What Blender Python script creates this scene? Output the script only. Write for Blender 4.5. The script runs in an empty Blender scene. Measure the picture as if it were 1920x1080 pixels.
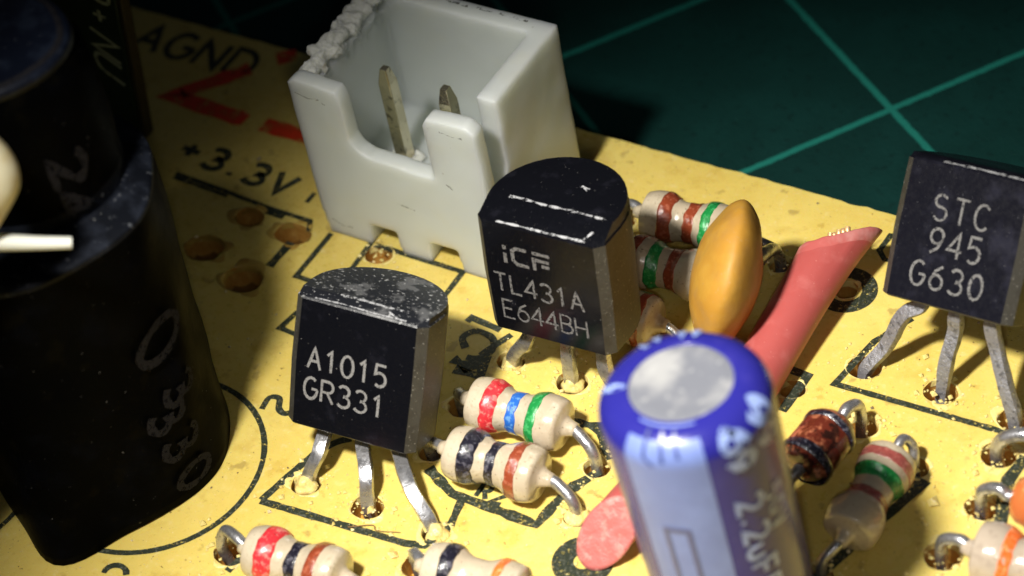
import bpy, bmesh, math, random
from mathutils import Vector, Matrix, noise
PI = math.pi
S = bpy.context.scene
C = S.collection
# ------------------------------------------------------------------ camera, light, exposure (1 unit = 1 mm)
S.unit_settings.system = 'METRIC'; S.unit_settings.scale_length = 0.001; S.unit_settings.length_unit = 'MILLIMETERS'
psi, ele, rol, tx, ty, dist, fpx = 0.6743, 0.7737, -0.2084, -0.7104, 10.4754, 86.6867, 4650.79
fwd = Vector((-math.sin(psi)*math.cos(ele), math.cos(psi)*math.cos(ele), -math.sin(ele)))
rg = Vector((math.cos(psi), math.sin(psi), 0)); upv = rg.cross(fwd)
rr = math.cos(rol)*rg + math.sin(rol)*upv; uu = -math.sin(rol)*rg + math.cos(rol)*upv
cd = bpy.data.cameras.new('camera'); cam = bpy.data.objects.new('camera', cd); C.objects.link(cam)
cam.matrix_world = Matrix.Translation(Vector((tx, ty, 0)) - dist*fwd) @ Matrix((rr, uu, -fwd)).transposed().to_4x4()
cd.sensor_width = 36; cd.lens = fpx/1920*36; cd.clip_start = 2; cd.clip_end = 3000
cd.dof.use_dof = True; cd.dof.focus_distance = 82.5; cd.dof.aperture_fstop = 0.078
S.camera = cam
w = bpy.data.worlds.new('World'); S.world = w; w.use_nodes = True
w.node_tree.nodes['Background'].inputs[0].default_value = (.75, .88, 1, 1)
w.node_tree.nodes['Background'].inputs[1].default_value = 0.012
def lamp(name, loc, tgt, power, size, col, spread=PI):
    l = bpy.data.lights.new(name, 'AREA'); l.shape = 'DISK'; l.size = size; l.energy = power; l.color = col; l.spread = spread
    o = bpy.data.objects.new(name, l); C.objects.link(o); o.location = loc
    o.rotation_euler = (Vector(tgt)-Vector(loc)).to_track_quat('-Z', 'Y').to_euler()
def torch(name, loc, tgt, power, radius, col, angle, blend):
    l = bpy.data.lights.new(name, 'SPOT'); l.energy = power; l.shadow_soft_size = radius; l.color = col; l.spot_size = math.radians(angle); l.spot_blend = blend
    o = bpy.data.objects.new(name, l); C.objects.link(o); o.location = loc
    o.rotation_euler = (Vector(tgt)-Vector(loc)).to_track_quat('-Z', 'Y').to_euler()
torch('main_lamp', (3.5, -26, 65), (13.2, 1.0, 0), 510000, 3.2, (1, .965, .88), 46, 1.)
torch('second_lamp', (36, -36, 54), (14, 5, 0), 24000, 2., (1, .97, .9), 48, 1.)
S.view_settings.view_transform = 'Standard'; S.view_settings.look = 'None'; S.view_settings.exposure = 0; S.view_settings.gamma = 1
S.cycles.use_denoising = True
S.cycles.max_bounces = 8

# ------------------------------------------------------------------ helpers
def tag(o, label=None, cat=None, group=None, kind=None):
    if label: o['label'] = label
    if cat: o['category'] = cat
    if group: o['group'] = group
    if kind: o['kind'] = kind
    return o
def thing(name, label, cat, loc=(0, 0, 0), group=None):
    o = bpy.data.objects.new(name, None); C.objects.link(o); o.location = loc; o.empty_display_size = .5
    return tag(o, label, cat, group)
def mesh(name, verts, faces, m, parent=None, smooth=True, kind=None, label=None, auto=None):
    """verts in world coordinates; the object sits at its parent's origin"""
    off = Vector(parent.location) if parent else Vector((0, 0, 0))
    q = parent
    while q is not None and q.parent is not None:
        q = q.parent; off = off + Vector(q.location)
    me = bpy.data.meshes.new(name)
    me.from_pydata([tuple(Vector(v)-off) for v in verts], [], faces)
    me.materials.append(m)
    if smooth: me.polygons.foreach_set('use_smooth', [True]*len(me.polygons))
    if auto is not None: me.set_sharp_from_angle(angle=math.radians(auto))
    me.update()
    o = bpy.data.objects.new(name, me); C.objects.link(o)
    if parent: o.parent = parent
    if kind: o['kind'] = kind
    if label: o['label'] = label
    return o
def frame(d):
    d = Vector(d).normalized(); a = Vector((0, 0, 1)) if abs(d.z) < .9 else Vector((0, 1, 0))
    u = a.cross(d).normalized(); return u, d.cross(u)
def spline(pts, n=8):
    P = [Vector(p) for p in pts]
    if len(P) < 3: return P
    P = [2*P[0]-P[1]] + P + [2*P[-1]-P[-2]]; out = []
    for i in range(1, len(P)-2):
        for k in range(n):
            t = k/n; a, b, c, d = P[i-1:i+3]
            out.append(.5*((2*b)+(c-a)*t+(2*a-5*b+4*c-d)*t*t+(3*b-a-3*c+d)*t**3))
    out.append(P[-2]); return out
def tube_geo(pts, rad, seg=12, n=8, flat=1., smooth=True, wob=0, cap=True, ref=None):
    """rad: number or list per input point; flat squeezes the second axis"""
    P = spline(pts, n) if smooth else [Vector(p) for p in pts]
    N = len(P)
    if isinstance(rad, (int, float)): R = [rad]*N
    else:
        R = []
        for i in range(N):
            t = i/(N-1)*(len(rad)-1); k = min(int(t), len(rad)-2); R.append(rad[k]+(rad[k+1]-rad[k])*(t-k))
    V, F = [], []
    u = None
    for i, p in enumerate(P):
        d = (P[min(i+1, N-1)]-P[max(i-1, 0)]).normalized()
        if u is None: u = (Vector(ref) if ref else frame(d)[0])
        u = (u-d*u.dot(d)).normalized(); v = d.cross(u)
        for k in range(seg):
            a = 2*PI*k/seg; ca, sa = math.cos(a), math.sin(a)
            if seg == 8 and flat != 1.:   # rounded rectangle section
                ca = math.copysign(abs(ca)**.5, ca); sa = math.copysign(abs(sa)**.5, sa)
            q = p + R[i]*(u*ca + v*sa*flat)
            if wob: q += Vector(noise.noise_vector(q*2.3))*wob
            V.append(q)
    for i in range(N-1):
        for k in range(seg):
            k2 = (k+1) % seg
            F.append((i*seg+k, i*seg+k2, (i+1)*seg+k2, (i+1)*seg+k))
    if cap:
        F.append(tuple(range(seg))[::-1]); F.append(tuple((N-1)*seg+k for k in range(seg)))
    return V, F
def tube(name, pts, rad, m, parent=None, **k):
    V, F = tube_geo(pts, rad, **k); return mesh(name, V, F, m, parent, auto=50)
def lathe_geo(prof, org, ax=(0, 0, 1), seg=40, rfun=None, close=True):
    """prof = [(r, h)] along ax from org"""
    ax = Vector(ax).normalized(); org = Vector(org)
    if abs(ax.z) > .999: u, v = Vector((1, 0, 0)), Vector((0, 1, 0))
    else: u = Vector((0, 0, 1)).cross(ax).normalized(); v = ax.cross(u)
    V, F = [], []
    for r, h in prof:
        for k in range(seg):
            a = 2*PI*k/seg; q = r*(rfun(a, h) if rfun else 1)
            V.append(org+ax*h+(u*math.cos(a)+v*math.sin(a))*q)
    for i in range(len(prof)-1):
        for k in range(seg):
            k2 = (k+1) % seg; F.append((i*seg+k, i*seg+k2, (i+1)*seg+k2, (i+1)*seg+k))
    if close:
        F.append(tuple(range(seg))[::-1]); n = (len(prof)-1)*seg; F.append(tuple(n+k for k in range(seg)))
    return V, F
def join(gs):
    V, F = [], []
    for v, f in gs:
        b = len(V); V += list(v); F += [tuple(i+b for i in q) for q in f]
    return V, F
def smooth2(pts, n=5):
    return [(p.x, p.y) for p in spline([(a, b, 0) for a, b in pts], n)]
_dz = [0]
def ribbon_geo(lines, width, mapf, lift=.012, jitter=0., sub=.35):
    """lines: polylines in 2-D; mapf(x, y, h) -> world point. One mitred strip per polyline, each a hair above the last."""
    V, F = [], []
    for ln in lines:
        _dz[0] = (_dz[0]+1) % 7; h = lift+_dz[0]*.0012
        P = [Vector((a, b)) for a, b in ln]
        closed = (P[0]-P[-1]).length < 1e-6
        Q = []
        for i in range(len(P)-1):
            L = (P[i+1]-P[i]).length; n = max(1, int(L/(sub)))
            for k in range(n): Q.append(P[i].lerp(P[i+1], k/n))
        Q.append(P[-1])
        b = len(V); N = len(Q)
        for i, p in enumerate(Q):
            if closed and i in (0, N-1): a, c = Q[N-2], Q[1]
            else: a, c = Q[max(i-1, 0)], Q[min(i+1, N-1)]
            d1 = (p-a) if (p-a).length > 1e-9 else (c-p); d2 = (c-p) if (c-p).length > 1e-9 else d1
            d1 = d1.normalized(); d2 = d2.normalized()
            t = (d1+d2); t = t.normalized() if t.length > 1e-6 else d2
            nrm = Vector((-t.y, t.x)); k = 1/max(.55, abs(nrm.dot(Vector((-d1.y, d1.x)))))
            ww = width*.5*k*(1+jitter*noise.noise(Vector((p.x*3.1, p.y*3.1, 5.)))*2)
            V.append(mapf(p.x+nrm.x*ww, p.y+nrm.y*ww, h)); V.append(mapf(p.x-nrm.x*ww, p.y-nrm.y*ww, h))
        for i in range(N-1): F.append((b+2*i, b+2*i+1, b+2*i+3, b+2*i+2))
    return V, F
def arc(cx, cy, rx, ry, a0, a1, n=10):
    return [(cx+rx*math.cos(math.radians(a0+(a1-a0)*k/n)), cy+ry*math.sin(math.radians(a0+(a1-a0)*k/n))) for k in range(n+1)]
G = {   # single-stroke letters in a box 0..0.6 by 0..1
 'A': [[(0, 0), (.3, 1), (.6, 0)], [(.12, .36), (.48, .36)]],
 '1': [[(.12, .78), (.32, 1), (.32, 0)]],
 '0': [arc(.3, .5, .28, .5, 90, 450, 18)],
 'O': [arc(.3, .5, .3, .5, 90, 450, 18)],
 '5': [[(.54, 1), (.1, 1), (.06, .56)]+arc(.28, .32, .28, .32, 120, -130, 10)],
 'G': [arc(.32, .5, .32, .5, 50, 350, 14)+[(.6, .48), (.36, .48)]],
 'R': [[(.03, 0), (.03, 1), (.3, 1)]+arc(.34, .74, .24, .26, 90, -90, 8)+[(.06, .48)], [(.32, .46), (.6, 0)]],
 'B': [[(.03, 0), (.03, 1), (.3, 1)]+arc(.32, .76, .22, .24, 90, -90, 8)+[(.06, .52)], arc(.32, .26, .26, .26, 85, -90, 8)+[(.06, 0)]],
 '3': [arc(.28, .75, .26, .25, 150, -80, 9)+arc(.28, .26, .3, .27, 80, -150, 9)],
 'C': [arc(.32, .5, .32, .5, 45, 315, 14)],
 'T': [[(0, 1), (.6, 1)], [(.3, .97), (.3, 0)]],
 'L': [[(.05, 1), (.05, 0), (.55, 0)]],
 '4': [[(.44, 0), (.44, 1), (0, .3), (.6, .3)]],
 'E': [[(.56, 1), (.04, 1), (.04, 0), (.58, 0)], [(.07, .52), (.48, .52)]],
 '6': [[(.5, .98), (.2, .75), (.04, .38)]+arc(.3, .3, .27, .3, 160, -200, 14)],
 'H': [[(.02, 0), (.02, 1)], [(.58, 0), (.58, 1)], [(.05, .5), (.55, .5)]],
 'S': [arc(.3, .76, .27, .24, 35, 250, 9)+arc(.3, .26, .28, .26, 80, -150, 9)],
 '9': [[(.1, .02), (.4, .25), (.56, .62)]+arc(.3, .7, .27, .3, -20, 340, 14)],
 'N': [[(.02, 0), (.02, 1), (.58, 0), (.58, 1)]],
 'D': [[(.02, .02), (.02, 1), (.2, 1)]+arc(.22, .5, .38, .5, 90, -90, 12)+[(.04, 0)]],
 '+': [[(.02, .5), (.58, .5)], [(.3, .8), (.3, .53)], [(.3, .47), (.3, .2)]],
 '.': [[(.1, .0), (.1, .16)]],
 'V': [[(0, 1), (.3, 0), (.6, 1)]],
 '2': [arc(.3, .72, .27, .28, 160, -30, 9)+[(.02, 0), (.6, 0)]],
 'u': [[(.04, .62), (.04, .2)]+arc(.26, .2, .22, .2, 180, 350, 8)+[(.5, .62)]],
 'F': [[(.02, 0), (.02, 1), (.56, 1)], [(.05, .52), (.46, .52)]],
 'Q': [arc(.3, .5, .3, .5, 90, 450, 18), [(.36, .3), (.66, -.12)]],
 'U': [[(.02, 1), (.02, .3)]+arc(.3, .3, .28, .3, 180, 360, 8)+[(.58, 1)]],
 '-': [[(.05, .5), (.5, .5)]],
 '7': [[(.02, 1), (.58, 1), (.2, 0)]],
 'i': [[(.15, 0), (.15, .62)], [(.15, .78), (.15, 1)]],
 ' ': [],
}
def text_lines(s, x, y, hgt, adv, wid=1., rot=0., slant=0.):
    out = []; c, sn = math.cos(rot), math.sin(rot); cx = 0
    for ch in s:
        for ln in G[ch]:
            o = []
            for a, b in ln:
                px, py = cx+(a*wid+b*slant)*hgt, b*hgt
                o.append((x+px*c-py*sn, y+px*sn+py*c))
            out.append(o)
        cx += adv*(.6 if ch in '.i' else 1)
    return out

# ------------------------------------------------------------------ materials
def mat(name, base, rough=.5, metal=0., spec=.5, coat=0., sss=0., sssr=(1, .8, .6), sscale=1., bump=0., bscale=20., layers=(), alpha=None, rvar=0., ior=1.5, trans=0., coat_r=.08):
    """layers: (colour, kind, scale, lo, hi, strength) mixed over the base by a noise threshold"""
    m = bpy.data.materials.new(name); m.use_nodes = True
    nt = m.node_tree; N = nt.nodes; L = nt.links; b = N['Principled BSDF']
    tc = N.new('ShaderNodeTexCoord'); geo = tc.outputs['Object']
    b.inputs['Roughness'].default_value = rough; b.inputs['Metallic'].default_value = metal
    b.inputs['Specular IOR Level'].default_value = spec; b.inputs['Coat Weight'].default_value = coat; b.inputs['Coat Roughness'].default_value = coat_r
    b.inputs['IOR'].default_value = ior; b.inputs['Transmission Weight'].default_value = trans
    if sss:
        b.inputs['Subsurface Weight'].default_value = sss; b.inputs['Subsurface Radius'].default_value = sssr; b.inputs['Subsurface Scale'].default_value = sscale
    def nz(scale, detail=4, dist=0., kind='noise', rough=.6):
        if kind == 'voro':
            n = N.new('ShaderNodeTexVoronoi'); n.inputs['Scale'].default_value = scale; L.new(geo, n.inputs['Vector']); return n.outputs['Distance']
        n = N.new('ShaderNodeTexNoise'); n.inputs['Scale'].default_value = scale; n.inputs['Detail'].default_value = detail
        n.inputs['Distortion'].default_value = dist; n.inputs['Roughness'].default_value = rough; L.new(geo, n.inputs['Vector']); return n.outputs[0]
    def ramp(src, lo, hi):
        r = N.new('ShaderNodeMapRange'); r.inputs[1].default_value = lo; r.inputs[2].default_value = hi
        r.interpolation_type = 'SMOOTHSTEP'; L.new(src, r.inputs[0]); return r.outputs[0]
    col = None
    cur = N.new('ShaderNodeRGB'); cur.outputs[0].default_value = (*base, 1); cur = cur.outputs[0]
    for (c, kind, sc, lo, hi, st) in layers:
        f = ramp(nz(sc, kind=kind, detail=3), lo, hi)
        mu = N.new('ShaderNodeMath'); mu.operation = 'MULTIPLY'; mu.inputs[1].default_value = st; L.new(f, mu.inputs[0])
        mx = N.new('ShaderNodeMix'); mx.data_type = 'RGBA'; L.new(mu.outputs[0], mx.inputs['Factor']); L.new(cur, mx.inputs['A']); mx.inputs['B'].default_value = (*c, 1)
        cur = mx.outputs['Result']
    L.new(cur, b.inputs['Base Color'])
    if bump:
        bn = N.new('ShaderNodeBump'); bn.inputs['Strength'].default_value = 1; bn.inputs['Distance'].default_value = bump
        L.new(nz(bscale, 5), bn.inputs['Height']); L.new(bn.outputs[0], b.inputs['Normal'])
        if coat: L.new(bn.outputs[0], b.inputs['Coat Normal'])
    if rvar:
        r = ramp(nz(bscale*.5 or 5, 4), .3, .7); mr = N.new('ShaderNodeMapRange'); mr.inputs[3].default_value = max(0, rough-rvar); mr.inputs[4].default_value = min(1, rough+rvar)
        L.new(r, mr.inputs[0]); L.new(mr.outputs[0], b.inputs['Roughness'])
    if alpha:   # worn print: (scale, lo, hi)
        L.new(ramp(nz(alpha[0], 5, rough=.75), alpha[1], alpha[2]), b.inputs['Alpha'])
    return m
M = {}
M['board'] = mat('board yellow', (.64, .485, .118), .33, spec=.5, sss=.2, sssr=(.9, .5, .1), sscale=.5, bump=.006, bscale=6, rvar=.1,
    layers=[((.71, .57, .165), 'noise', .35, .4, .7, .8), ((.48, .31, .045), 'noise', .7, .52, .72, .55), ((.42, .27, .05), 'noise', 1.9, .62, .74, .5), ((.70, .57, .25), 'noise', 3., .58, .72, .45),
            ((.16, .09, .03), 'noise', 5.5, .675, .72, .8), ((.25, .16, .05), 'noise', 1.1, .64, .72, .5), ((.80, .70, .42), 'noise', 9, .66, .73, .6), ((.30, .2, .06), 'noise', 16, .69, .73, .6)])
M['board_wall'] = mat('board core amber', (.50, .25, .05), .35, bump=.03, bscale=7, sss=.3, sscale=.3, layers=[((.62, .38, .10), 'noise', 4, .45, .7, .9)])
M['rim'] = mat('chipped resin', (.74, .60, .22), .3, bump=.03, bscale=9, sss=.25, sscale=.2, layers=[((.52, .27, .05), 'noise', 3, .5, .7, .7), ((.85, .76, .48), 'noise', 6, .55, .7, .7)])
M['rim_brown'] = mat('brown yellow resin', (.46, .31, .07), .3, bump=.05, bscale=2, sss=.2, sscale=.2, layers=[((.32, .16, .03), 'noise', 1.2, .45, .65, .7)])
M['amber_dark'] = mat('brown resin', (.17, .085, .02), .3, bump=.05, bscale=3)
M['amber'] = mat('amber resin', (.48, .26, .05), .18, bump=.05, bscale=3, sss=.3, sscale=.3, layers=[((.55, .30, .06), 'noise', 3, .45, .65, .9)])
M['silk'] = mat('worn dark print', (.018, .024, .014), .5, alpha=(8, .33, .46), layers=[((.10, .105, .08), 'noise', 9, .52, .66, .8)])
M['marker'] = mat('red marker', (.72, .045, .01), .4, alpha=(1.5, .25, .6))
M['epoxy'] = mat('black epoxy', (.0035, .0037, .0055), .2, spec=.3, bump=.003, bscale=14, rvar=.06,
    layers=[((.05, .05, .06), 'noise', 9, .70, .75, .4), ((.012, .012, .018), 'noise', 1.4, .55, .75, .5), ((.22, .21, .2), 'noise', 11, .71, .74, .7)])
M['epoxy_rough'] = mat('dusty black epoxy side', (.045, .042, .035), .5, spec=.4, bump=.012, bscale=12,
    layers=[((.03, .027, .022), 'noise', 1.6, .45, .65, .8), ((.34, .32, .28), 'noise', 12, .64, .70, .8)])
M['epoxy_blue'] = mat('scuffed black epoxy', (.006, .006, .010), .22, spec=.3, bump=.005, bscale=12, rvar=.05,
    layers=[((.022, .022, .035), 'noise', 1.1, .5, .75, .6), ((.09, .09, .10), 'noise', 9, .68, .74, .5), ((.3, .3, .3), 'noise', 15, .72, .75, .6)])
M['epoxy_top'] = mat('dust covered epoxy', (.012, .013, .017), .33, spec=.45, bump=.008, bscale=12,
    layers=[((.16, .16, .165), 'noise', 1.1, .52, .62, .55), ((.42, .42, .42), 'noise', 7, .60, .66, .7)])
M['scratch'] = mat('pale scratch', (.42, .42, .44), .7, alpha=(6, .42, .52))
M['laser'] = mat('laser print', (.20, .195, .195), .7, alpha=(16, .30, .5))
M['laser_dim'] = mat('worn laser print', (.145, .14, .14), .7, alpha=(13, .36, .52))
M['tin'] = mat('tinned lead', (.50, .50, .53), .33, metal=.85, bump=.02, bscale=6, rvar=.12, layers=[((.22, .21, .21), 'noise', 3, .5, .68, .7), ((.12, .11, .1), 'noise', 9, .64, .72, .7)])
M['dull_tin'] = mat('dull grainy lead', (.30, .30, .33), .48, metal=.6, bump=.05, bscale=9, layers=[((.1, .1, .11), 'noise', 5, .5, .68, .8), ((.6, .6, .62), 'noise', 12, .62, .7, .8)])
M['pin'] = mat('tinned brass pin', (.60, .55, .40), .2, metal=.9, bump=.01, bscale=8, layers=[((.10, .09, .07), 'noise', 2.5, .55, .7, .8)])
M['nylon'] = mat('white nylon', (.57, .61, .585), .4, spec=.45, sss=1., sssr=(1., .97, .8), sscale=2.2, bump=.003, bscale=2.5,
    layers=[((.62, .60, .42), 'noise', .35, .5, .8, .3), ((.32, .31, .27), 'noise', 3.5, .73, .76, .6), ((.56, .60, .59), 'noise', .8, .5, .75, .4), ((.18, .17, .14), 'noise', 9, .73, .76, .6)])
M['nylon_broken'] = mat('torn nylon', (.62, .63, .59), .6, sss=.5, sssr=(.8, .8, .6), sscale=.5, bump=.08, bscale=4, layers=[((.45, .36, .2), 'noise', 1.8, .6, .75, .6)])
M['grime'] = mat('grime line', (.06, .06, .05), .8, alpha=(4, .5, .6))
M['resistor'] = mat('beige lacquer', (.46, .38, .275), .25, spec=.5, coat=.6, coat_r=.04, bump=.012, bscale=5,
    layers=[((.55, .48, .36), 'noise', 1.5, .45, .65, .7), ((.14, .10, .06), 'noise', 9, .65, .70, .8), ((.34, .27, .18), 'noise', 3, .55, .7, .6), ((.16, .11, .06), 'noise', 1.7, .66, .74, .6)])
M['resistor_grey'] = mat('grey beige lacquer', (.40, .33, .26), .2, spec=.5, coat=.6, bump=.01, bscale=6, layers=[((.3, .24, .19), 'noise', 3, .5, .7, .7)])
def band(n, c, d): M['band_'+n] = mat(n+' band', c, .22, coat=.7, coat_r=.04, bump=.03, bscale=7, layers=[(d, 'noise', 6, .52, .62, .85), (tuple(x*.45 for x in c), 'noise', 4, .55, .7, .6)], alpha=(9, .24, .30))
band('red', (.60, .03, .04), (.72, .2, .17)); band('brown', (.24, .045, .018), (.38, .11, .06)); band('green', (.012, .22, .05), (.06, .38, .12))
band('blue', (.02, .12, .48), (.12, .3, .62)); band('black', (.012, .011, .02), (.10, .095, .12)); band('orange', (.78, .15, .03), (.85, .35, .15)); band('grey', (.30, .31, .26), (.42, .4, .33)); band('maroon', (.30, .07, .06), (.42, .15, .12))
M['mustard'] = mat('mustard lacquer', (.43, .215, .03), .5, spec=.3, coat=.0, coat_r=.2, bump=.02, bscale=2, rvar=.1,
    layers=[((.47, .26, .04), 'noise', .8, .4, .65, .8), ((.34, .19, .06), 'noise', .6, .45, .65, .6), ((.40, .26, .12), 'noise', 7, .62, .72, .5), ((.25, .1, .03), 'noise', 5, .68, .76, .5)])  # ochre mottling; the broad brown patches put some of the disc's shading into the colour
M['pvc_red'] = mat('red wire insulation', (.40, .08, .073), .48, spec=.45, bump=.012, bscale=3, sss=.2, sssr=(.7, .15, .1), sscale=.5, layers=[((.50, .15, .14), 'noise', 1.2, .5, .75, .5), ((.7, .4, .36), 'noise', 9, .68, .74, .5)])
M['pvc_torn'] = mat('torn pink insulation', (.46, .105, .095), .5, spec=.35, bump=.02, bscale=3, layers=[((.54, .24, .22), 'noise', 1.0, .45, .7, .8)])
M['pvc_cut'] = mat('mottled cut end', (.46, .12, .11), .45, bump=.06, bscale=3, layers=[((.56, .25, .22), 'noise', 2.4, .50, .62, .6)])
M['copper'] = mat('copper strand', (.90, .58, .30), .4, metal=.6, bump=.01)
M['sleeve_blue'] = mat('blue vinyl sleeve', (.018, .017, .19), .24, spec=.35, coat=.0, coat_r=.12, bump=.01, bscale=1.6, layers=[((.032, .028, .22), 'noise', 1, .5, .75, .6), ((.12, .14, .4), 'noise', 7, .70, .76, .5)])
M['stripe'] = mat('pale blue stripe print', (.14, .19, .43), .33, spec=.4, coat=.0, coat_r=.12, bump=.008, bscale=2, layers=[((.17, .23, .50), 'noise', .8, .45, .7, .8)])
M['print_blue'] = mat('pale blue print', (.25, .33, .62), .35, coat=.3, alpha=(3.5, .28, .5))
M['minus'] = mat('dark stripe print', (.045, .06, .19), .3, coat=.3)
M['alu'] = mat('aluminium can top', (.36, .36, .37), .5, metal=.3, bump=.01, bscale=1.5, layers=[((.13, .14, .18), 'noise', .5, .38, .58, .8), ((.5, .5, .5), 'noise', 3, .6, .7, .4)])
M['shrink'] = mat('black heat shrink', (.0012, .0013, .0014), .42, spec=.008, bump=.02, bscale=1.4, rvar=.06,
    layers=[((.003, .0035, .006), 'noise', .5, .5, .75, .7), ((.12, .12, .13), 'noise', 6, .715, .74, .8), ((.004, .0035, .002), 'noise', .9, .55, .7, .6)])
M['shrink_top'] = mat('dusty dark blue top', (.004, .006, .014), .5, spec=.15, bump=.03, bscale=1.5, layers=[((.014, .02, .036), 'noise', .9, .48, .7, .7), ((.05, .055, .07), 'noise', 3, .62, .74, .6)])
M['shrink_dusty'] = mat('dusty heat shrink shoulder', (.004, .005, .008), .6, spec=.08, bump=.03, bscale=1.8, layers=[((.02, .024, .036), 'noise', .8, .42, .66, .8), ((.12, .125, .14), 'noise', 3.2, .64, .72, .7), ((.25, .25, .25), 'noise', 8, .70, .74, .7)])
M['shrink_print'] = mat('grey sleeve print', (.014, .0135, .016), .7, spec=.04, alpha=(6, .34, .48))
M['green_board'] = mat('dark green solder mask', (.012, .034, .022), .35, bump=.01, bscale=3, layers=[((.012, .028, .014), 'noise', 1, .5, .7, .7)])
M['green_print'] = mat('dim pale print', (.60, .66, .45), .6, alpha=(5, .3, .45))
M['core_edge'] = mat('board cut edge', (.05, .04, .016), .6)
M['cream'] = mat('cream wire insulation', (.62, .57, .40), .45, sss=.2, sscale=.5, bump=.02, bscale=2, layers=[((.5, .38, .16), 'noise', .6, .45, .65, .7)])
M['white_wire'] = mat('white wire insulation', (.80, .80, .72), .4, sss=.2, sscale=.4, bump=.01, bscale=3)
M['glass_red'] = mat('red glass diode', (.10, .018, .010), .12, coat=.6, bump=.03, bscale=3, layers=[((.42, .14, .07), 'noise', 2.2, .48, .62, .8), ((.012, .006, .005), 'noise', 1.3, .50, .60, .9)])
M['glass_orange'] = mat('orange glass diode', (.52, .14, .04), .12, coat=1, bump=.02, bscale=3, layers=[((.72, .32, .13), 'noise', 2, .5, .65, .8)])
M['dust'] = mat('dust crumbs', (.62, .52, .30), .6, layers=[((.18, .13, .07), 'noise', .7, .5, .56, 1.)])
M['fibre'] = mat('brown fibre', (.22, .12, .05), .5)
M['scuff'] = mat('plastic scuff', (.26, .27, .25), .7, alpha=(5, .42, .58))
M['solder'] = mat('shiny solder', (.75, .75, .74), .2, metal=.9, bump=.03, bscale=5)

# ------------------------------------------------------------------ cutting mat (background surface)
GA, GX, GY, MZ = 0.9512, 6.5432, 26.1275, -2.41
def mat_material():
    m = mat('cutting mat green', (.0018, .024, .021), .6, spec=.22, bump=.03, bscale=5, layers=[((.003, .034, .030), 'noise', .25, .4, .7, .7), ((.001, .012, .011), 'noise', 2.5, .55, .7, .5), ((.03, .14, .12), 'noise', 1.6, .74, .77, .5), ((.05, .16, .14), 'noise', 6, .74, .77, .6)])
    nt = m.node_tree; N = nt.nodes; L = nt.links; b = N['Principled BSDF']
    src = b.inputs['Base Color'].links[0].from_socket
    tc = N.new('ShaderNodeTexCoord'); nz = N.new('ShaderNodeTexNoise'); nz.inputs['Scale'].default_value = 3.; nz.inputs['Detail'].default_value = 5; L.new(tc.outputs['Object'], nz.inputs['Vector'])
    sx = N.new('ShaderNodeSeparateXYZ'); L.new(tc.outputs['Object'], sx.inputs[0]); outs = []
    for ax in (0, 1):
        a = N.new('ShaderNodeMath'); a.operation = 'PINGPONG'; a.inputs[1].default_value = 5.; L.new(sx.outputs[ax], a.inputs[0])
        d = N.new('ShaderNodeMath'); d.operation = 'ADD'; L.new(a.outputs[0], d.inputs[0])
        s = N.new('ShaderNodeMath'); s.operation = 'MULTIPLY_ADD'; s.inputs[1].default_value = .12; s.inputs[2].default_value = -.06; L.new(nz.outputs[0], s.inputs[0]); L.new(s.outputs[0], d.inputs[1])
        r = N.new('ShaderNodeMapRange'); r.inputs[1].default_value = .11; r.inputs[2].default_value = .16; r.inputs[3].default_value = 1; r.inputs[4].default_value = 0; L.new(d.outputs[0], r.inputs[0]); outs.append(r.outputs[0])
    mx = N.new('ShaderNodeMath'); mx.operation = 'MAXIMUM'; L.new(outs[0], mx.inputs[0]); L.new(outs[1], mx.inputs[1])
    mm = N.new('ShaderNodeMath'); mm.operation = 'MULTIPLY'; mm.inputs[1].default_value = .9; L.new(mx.outputs[0], mm.inputs[0])
    mi = N.new('ShaderNodeMix'); mi.data_type = 'RGBA'; L.new(mm.outputs[0], mi.inputs['Factor']); L.new(src, mi.inputs['A']); mi.inputs['B'].default_value = (.012, .17, .135, 1)
    L.new(mi.outputs['Result'], b.inputs['Base Color']); return m
M['mat'] = mat_material()
R_ = 400
cm = mesh('cutting_mat', [(-R_, -R_, 0), (R_, -R_, 0), (R_, R_, 0), (-R_, R_, 0), (-R_, -R_, -3), (R_, -R_, -3), (R_, R_, -3), (-R_, R_, -3)],
          [(0, 1, 2, 3), (7, 6, 5, 4), (0, 4, 5, 1), (1, 5, 6, 2), (2, 6, 7, 3), (3, 7, 4, 0)], M['mat'], smooth=False)
cm.location = (GX, GY, MZ); cm.rotation_euler = (0, 0, GA); tag(cm, 'dark green cutting mat with a pale green square grid', kind='structure')

# ------------------------------------------------------------------ circuit board
T = 1.3
board = thing('circuit_board', 'yellow circuit board with dark printed outlines and punched holes on the green mat', 'circuit board', (0, 0, -T))
HOLES = [  # x, y, rx, ry
 (-2.54, -.02, .52, .46), (-.1, -.02, .56, .50), (2.56, -.02, .50, .46), (1.02, 7.42, .5, .46), (3.47, 7.35, .56, .52), (5.3, 7.42, .5, .46),
 (12.15, 11.66, .58, .52), (14.87, 11.62, .58, .52), (17.5, 11.4, .55, .5), (-6.09, 10.11, .52, .46), (7.5, 15.0, .45, .42), (6.05, 4.4, .46, .42),
 (6.45, 2.35, .48, .42), (-3.25, -3.4, .58, .55), (2.75, -1.42, .56, .52), (15.38, 8.38, .48, .42), (13.1, 9.3, .6, .55), (17.6, 5.45, .6, .56),
 (17.95, 7.68, .55, .5), (17.6, 9.85, .58, .54), (14.49, 3.3, .45, .42), (-9.7, 9.85, .75, .55), (-11.75, 10.0, .6, .5), (-10.1, 7.2, .8, .65), (-12.4, 8.0, .8, .65),
 (1.35, 14.9, .45, .42), (6.3, 9.9, .45, .42), (.55, 5.0, .55, .5), (.6, 2.9, .5, .45), (10.4, 9.9, .45, .4), (10.1, 14.7, .42, .42)]
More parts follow.
